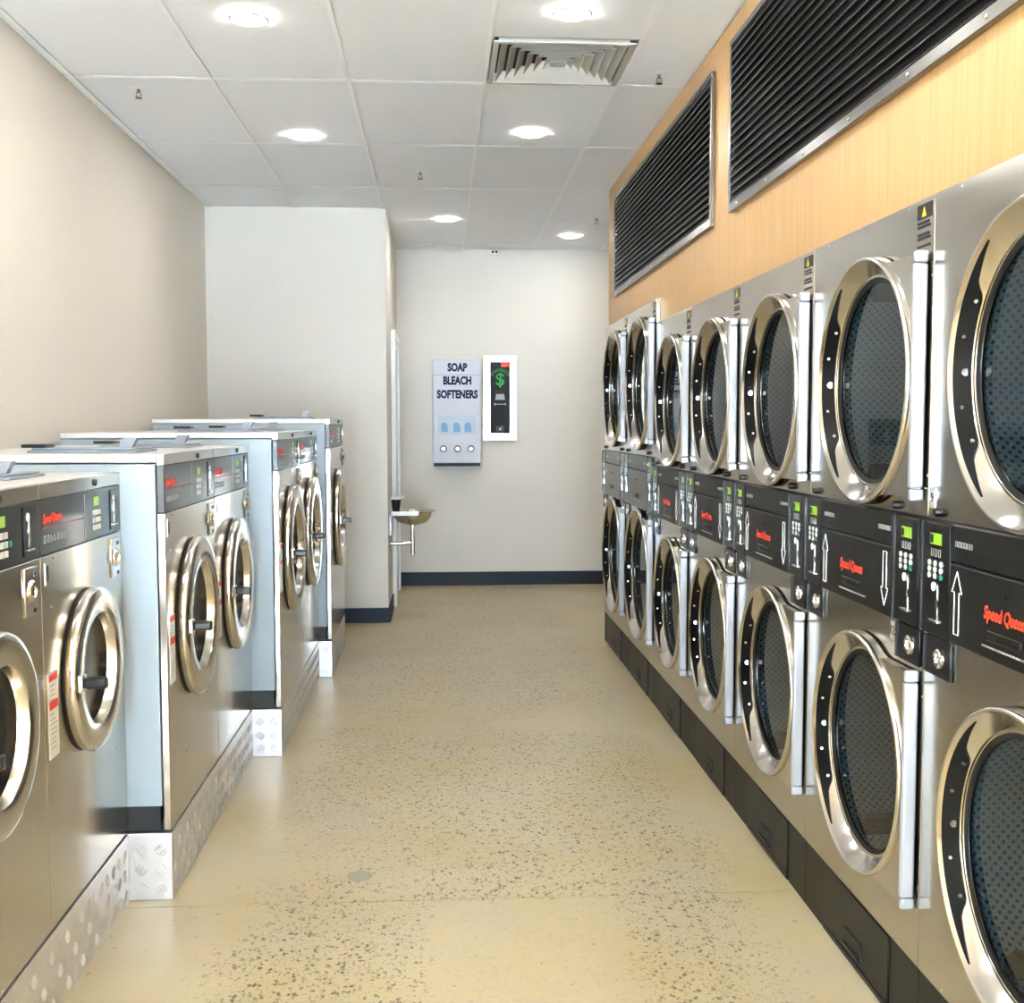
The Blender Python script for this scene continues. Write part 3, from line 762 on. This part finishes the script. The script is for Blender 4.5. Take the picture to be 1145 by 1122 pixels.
for pi_, (X, ya, yb, H, r, cz, zp0, zp1, n) in enumerate(PAIRS):
    w = (yb-ya)/n
    first = make_washer(w, PLW, H, r, cz, X-BACK, zp0, zp1, 'panel_grey' if pi_ == 0 else 'panel_grey2')
    for k in range(n):
        o = first if k == 0 else copy_tree(first)
        o.location = (X, ya+w*(k+.5), 0); o.rotation_euler = (0, 0, PI/2)
        tag(o, W_LABEL[wi], 'washer', 'washing machines along the left wall'); wi += 1
    # plinth
    ln = yb-ya
    p = thing('plinth', P_LABEL[pi_], 'plinth', (X, (ya+yb)/2, 0), PI/2, 'tread plate plinths under the washers')
    MB().box(-ln/2+.001, ln/2-.001, .0, X-BACK, 0, PLW-.003).build('plinth_body', 'tread', p, bevel=.0015)
    t = tread(MB(), -ln/2+.003, ln/2-.003, .004, PLW-.006, -.0003).build('tread_pattern', 'tread', p, smooth=0); t['kind'] = 'stuff'
    side = tread(MB(), .003, .26, .004, PLW-.006, -.0003)
    side.v = [(-ln/2+.001+(-(-y)) , x, z) for x, y, z in side.v]
    t = side.build('tread_pattern', 'tread', p, smooth=0); t['kind'] = 'stuff'

# ================================================================== LOUVRE GRILLES
def louvre(ya, yb, z0, z1, n, label):
    root = thing('louvre_grille', label, 'grille', (TX, (ya+yb)/2, z0), -PI/2, 'black louvre grilles over the dryers')
    w = yb-ya; h = z1-z0; f = .032
    MB().box(-w/2+.01, w/2-.01, -.006, -.001, .01, h-.01).build('backing', 'black', root, smooth=0)
    for nm, b in (('frame_rail', (-w/2, w/2, 0, f)), ('frame_rail', (-w/2, w/2, h-f*.6, h)), ('frame_stile', (-w/2, -w/2+f*.55, f, h-f*.6)), ('frame_stile', (w/2-f*.55, w/2, f, h-f*.6))):
        fr = MB().box(b[0], b[1], -.020, -.001, b[2], b[3]).build(nm, 'lframe', root, bevel=.002)
        if nm == 'frame_rail' and b[2] == 0:
            k = -w/2+.12
            while k < w/2-.05:
                t = MB(); screw(t, k, f/2, .006, -.020); t.build('screw', 'chrome', fr); k += .38
    ih = h-1.6*f; me = None
    for k in range(n):
        z = f+ih*(k+.5)/n; hh = ih/n
        if me is None:
            mb = MB(); a, b = -w/2+.018, w/2-.018; t_ = .0022
            prof = [(-.0190, -hh*.42), (-.0165, -hh*.45), (-.0045, hh*.30), (-.0065, hh*.36), (-.0175, -hh*.30), (-.0192, -hh*.36)]
            vs = [(a, y, zz) for y, zz in prof]+[(b, y, zz) for y, zz in prof]
            np_ = len(prof)
            mb.add(vs, [tuple(range(np_)), tuple(range(2*np_-1, np_-1, -1))]+[(q, np_+q, np_+(q+1) % np_, (q+1) % np_) for q in range(np_)])
            o = mb.build('slat', 'louvre', root, smooth=70); me = o.data
        else:
            o = bpy.data.objects.new('slat', me); C.objects.link(o); o.parent = root
        o.location = (0, 0, z)
    return root
louvre(4.54, 7.07, 2.185, 2.785, 19, 'far black louvre grille in a steel frame on the maple bulkhead')
louvre(1.72, 4.255, 2.185, 2.805, 19, 'near black louvre grille cut off by the top edge of the photo')

# ================================================================== CEILING FITTINGS
L_LABEL = {(-.695, 4.389): 'round ceiling downlight at the top left of the photo', (.486, 4.262): 'round ceiling downlight just in front of the square air vent',
 (-.696, 6.131): 'round ceiling downlight on the left, second row', (.474, 6.007): 'round ceiling downlight behind the square air vent',
 (.052, 8.524): 'round ceiling downlight beside the partition wall corner', (1.043, 9.232): 'round ceiling downlight furthest right, near the back wall',
 (-.695, 2.64): 'round ceiling downlight on the left over the camera side of the room', (.48, 2.55): 'round ceiling downlight on the right over the camera side',
 (-.695, .90): 'round ceiling downlight on the left just above the camera', (.48, .80): 'round ceiling downlight on the right just above the camera',
 (-.695, -.9): 'round ceiling downlight on the left by the shopfront', (.48, -.9): 'round ceiling downlight on the right by the shopfront'}
for (x, y), lab in L_LABEL.items():
    t = thing('downlight', lab, 'downlight', (x, y, HC-.0035), 0, 'recessed ceiling downlights')
    MB().lathe_z([(.063, -.001), (.064, -.006), (.070, -.006), (.075, 0)], n=32).build('trim_ring', 'enamel', t)
    MB().disc_z(0, 0, .0635, -.005, 0, 28).build('lens', 'lens', t)
    ld = bpy.data.lights.new('downlight_lamp', 'AREA'); ld.shape = 'DISK'; ld.size = .11; ld.energy = LAMP_W; ld.color = LAMP_COL
    lo = bpy.data.objects.new('downlight_lamp', ld); C.objects.link(lo); lo.parent = t; lo.location = (0, 0, -.010)

vt = thing('air_vent', 'square white four-way air vent in the ceiling', 'vent', (.495, 4.857, HC-.003), 0)
hs = .28
MB().box(-hs+.01, hs-.01, -hs+.01, hs-.01, .04, .05).build('duct', 'vent_dark', vt, smooth=0)
fr = MB()
for k in range(4):
    a = k*PI/2; c, s_ = math.cos(a), math.sin(a)
    q = [(-hs, -hs, -.004), (hs, -hs, -.004), (hs-.022, -hs+.022, -.004), (-hs+.022, -hs+.022, -.004), (-hs, -hs, .002), (hs, -hs, .002), (hs-.022, -hs+.022, .03), (-hs+.022, -hs+.022, .03)]
    fr.add([(x*c-y*s_, x*s_+y*c, z) for x, y, z in q], [(0, 1, 2, 3), (3, 2, 6, 7), (0, 4, 5, 1)])
fr.build('frame', 'vent', vt, smooth=0)
for i in range(6):
    ro = hs-.030-i*.038; ri = ro-.030
    bl = MB()
    for k in range(4):
        a = k*PI/2; c, s_ = math.cos(a), math.sin(a)
        q = [(-ro, -ro, -.002), (ro, -ro, -.002), (ri, -ri, .034), (-ri, -ri, .034), (-ro+.003, -ro+.003, -.002), (ro-.003, -ro+.003, -.002)]
        q += [(ri-.003, -ri+.003, .034), (-ri+.003, -ri+.003, .034)]
        bl.add([(x*c-y*s_, x*s_+y*c, z) for x, y, z in q], [(0, 1, 2, 3), (4, 5, 6, 7), (0, 1, 5, 4)])
    bl.build('blade', 'vent', vt, smooth=0)
MB().box(-.03, .03, -.03, .03, -.002, .004).build('centre_plate', 'vent', vt, smooth=0)

def sprinkler(x, y, label, plate_r=.035):
    t = thing('sprinkler', label, 'sprinkler', (x, y, HC-.0035), 0, 'fire sprinklers on the ceiling')
    MB().lathe_z([(.0005, -.006), (plate_r*.6, -.006), (plate_r, 0)], n=24).build('rose', 'enamel', t)
    MB().lathe_z([(.0005, -.006), (.007, -.006), (.007, -.020), (.0005, -.020)], n=12).build('nozzle', 'lframe', t)
    for s_ in (-1, 1): MB().tube([(s_*.007, 0, -.018), (s_*.011, 0, -.030), (s_*.003, 0, -.042)], .002, 6).build('yoke_arm', 'lframe', t)
    MB().lathe_z([(.0005, -.046), (.015, -.045), (.015, -.042), (.0005, -.041)], n=16).build('deflector', 'lframe', t)
sprinkler(-1.326, 5.30, 'fire sprinkler near the left wall')
sprinkler(-.109, 6.923, 'fire sprinkler in the middle of the ceiling')
sprinkler(.935, 4.95, 'fire sprinkler beside the square air vent, on a white disc', .055)
sprinkler(1.136, 8.389, 'fire sprinkler at the far end by the maple bulkhead')
sc_ = thing('security_camera', 'small white camera with two dark lenses high on the back wall', 'camera', (.473, YB_-.002, 2.885), 0)
MB().box(-.035, .035, -.05, 0, -.035, .008).build('housing', 'enamel', sc_, bevel=.005)
for q in (-.016, .014): MB().disc_y(q, -.012, .011, -.056, -.0501, 14).build('camera_lens', 'gloss_black', sc_)

# ================================================================== BACK WALL MACHINES
dp = thing('soap_dispenser', 'white wall dispenser lettered SOAP BLEACH SOFTENERS', 'dispenser', (.142, YB_-.001, 1.045), 0)
w = .203; d = .15; h = .905
sb = MB().box(-w, w, -d, 0, .028, h).build('cabinet', 'cabinet', dp, bevel=.004)
MB().box(-w+.005, w-.005, -d+.002, -.002, 0, .028).build('base_strip', 'skirting', dp, smooth=0)
MB().box(-w, w, -d-.002, -d-.0002, .775, .779).build('panel_line', 'lidgrey', sb, smooth=0)
for txt, z, s_ in (('SOAP', .838, .092), ('BLEACH', .726, .092), ('SOFTENERS', .610, .092)):
    MB().text(txt, .005, z, s_, -d-.001, sx=.72, off=.0048).build('lettering', 'navy', dp, smooth=0)
wp = MB().box(-w+.045, w-.045, -d-.006, -d-.0002, .275, .43).build('product_window', 'product', dp, bevel=.003)
for i, q in enumerate((-.105, .0, .095)):
    MB().prism_y([(q-.030, .292), (q+.030, .292), (q+.026, .345), (q+.012, .372), (q-.018, .372), (q-.030, .350)], -d-.0075, -d-.0062).build('packet_print', 'paleblue', wp, smooth=0)
for q in (-.115, .005, .12):
    MB().lathe_y([(.0005, -d-.030), (.016, -d-.030), (.020, -d-.022), (.026, -d-.006), (.030, -d-.001)], q, .150, 24).build('coin_knob', 'lframe', dp)
ch = thing('change_machine', 'black bill changer in a steel frame with a green dollar sign', 'change machine', (.517, YB_-.001, 1.261), 0)
w = .147; h = .733
fr = MB().box(-w, w, -.03, 0, 0, h).build('steel_frame', 'steel', ch, bevel=.004)
bp = MB().box(-.085, .085, -.042, -.0302, .062, h-.055).build('face_plate', 'face', ch, bevel=.003)
MB().box(.008, .085, -.0432, -.0422, h-.098, h-.057).build('red_corner', 'red', bp, smooth=0)
MB().disc_y(.045, h-.080, .010, -.047, -.0434, 14).build('signal_lamp', 'redlamp', bp)
MB().text('$', 0, .523, .15, -.0428, off=.002).build('dollar_sign', 'green', bp, smooth=0)
arc = MB()
for i, c_ in enumerate('CHANGER'):
    a = math.radians(62-i*124/6); R_ = .098
    m_ = MB().text(c_, 0, 0, .034, -.0428, off=.0006)
    th = a*.75
    arc.add([(-math.sin(a)*R_*.80+x*math.cos(th)-z*math.sin(th), y, .535+math.cos(a)*R_*.75+x*math.sin(th)+z*math.cos(th)) for x, y, z in m_.v], m_.f)
arc.build('arched_lettering', 'green', bp, smooth=0)
MB().box(-.038, .038, -.050, -.0422, .408, .432).build('bill_slot', 'black', bp, bevel=.002)
MB().prism_y([(-.042, .352), (.042, .352), (.034, .402), (-.034, .402)], -.052, -.0422).build('bill_guide', 'greyprint', bp)
MB().box(-.050, .050, -.0432, -.0422, .312, .318).build('arrow_line', 'greyprint', bp, smooth=0)
for s_ in (-1, 1): MB().prism_y([(s_*.050, .300), (s_*.050, .330), (s_*.038, .315)][::s_], -.0434, -.0422).build('arrow_head', 'greyprint', bp, smooth=0)
cup = MB().box(-.040, .040, -.048, -.0422, .072, .130).build('coin_cup', 'black', bp, bevel=.003)
MB().disc_y(0, .100, .008, -.051, -.0482, 12).build('cup_lock', 'greyprint', cup)

# ================================================================== SINK AND CUP IN THE HALL
sk = thing('hand_basin', 'small round stainless basin on a white wall bracket with waste pipe', 'basin', (XBULK, 8.50, 0), 0)
bcx = .165; zr = .772
bz = MB(); bz.lathe_z([(.168, zr+.004), (.172, zr), (.166, zr-.006), (.150, zr-.012), (.138, zr-.05), (.105, zr-.088), (.05, zr-.106), (.022, zr-.110), (.022, zr-.104), (.05, zr-.100), (.10, zr-.082), (.132, zr-.046), (.144, zr-.006), (.160, zr+.004), (.168, zr+.004)], bcx, 0, 48)
bz.build('bowl', 'steel_ring', sk)
MB().box(.001, .215, -.20, -.171, zr-.026, zr+.006).build('bracket_shelf', 'enamel', sk, bevel=.003)
MB().box(.001, .019, -.20, .17, zr-.17, zr+.006).build('wall_bracket', 'enamel', sk, bevel=.003)
MB().box(.018, .05, -.171, -.10, zr-.020, zr-.004).build('bracket_arm', 'enamel', sk, bevel=.003)
MB().lathe_z([(.0005, zr-.330), (.018, zr-.330), (.018, zr-.104), (.026, zr-.104), (.026, zr-.110)], bcx, 0, 20).build('bottle_trap', 'chrome', sk)
MB().tube([(.002, 0, zr-.250), (.06, 0, zr-.248), (bcx-.016, 0, zr-.240)], .014, 14).build('waste_pipe', 'chrome', sk)
rs = MB(); rs.lathe_y([(.015, -.006), (.034, -.006), (.036, 0)], 0, 0, 20)
rs.v = [(-y+.001, x, z+zr-.250) for x, y, z in rs.v]; rs.build('wall_rosette', 'chrome', sk)
cu = thing('takeaway_cup', 'black takeaway cup with a white lid on the basin shelf', 'cup', (XBULK+.052, 8.50-.186, zr+.006), 0)
MB().lathe_z([(.0005, 0), (.025, 0), (.036, .088), (.0005, .088)], n=28).build('cup_body', 'gloss_black', cu)
MB().lathe_z([(.038, .086), (.039, .094), (.034, .096), (.032, .106), (.0005, .106)], n=28).build('cup_lid', 'white', cu)

# floor drain cover
fd = MB(); fd.disc_z(0, 0, .040, .0002, .002, 28)
tag(fd.build('floor_cover', 'cover', loc=(-.258, 3.53, 0)), 'small round grey cover set in the concrete floor', 'floor cover')
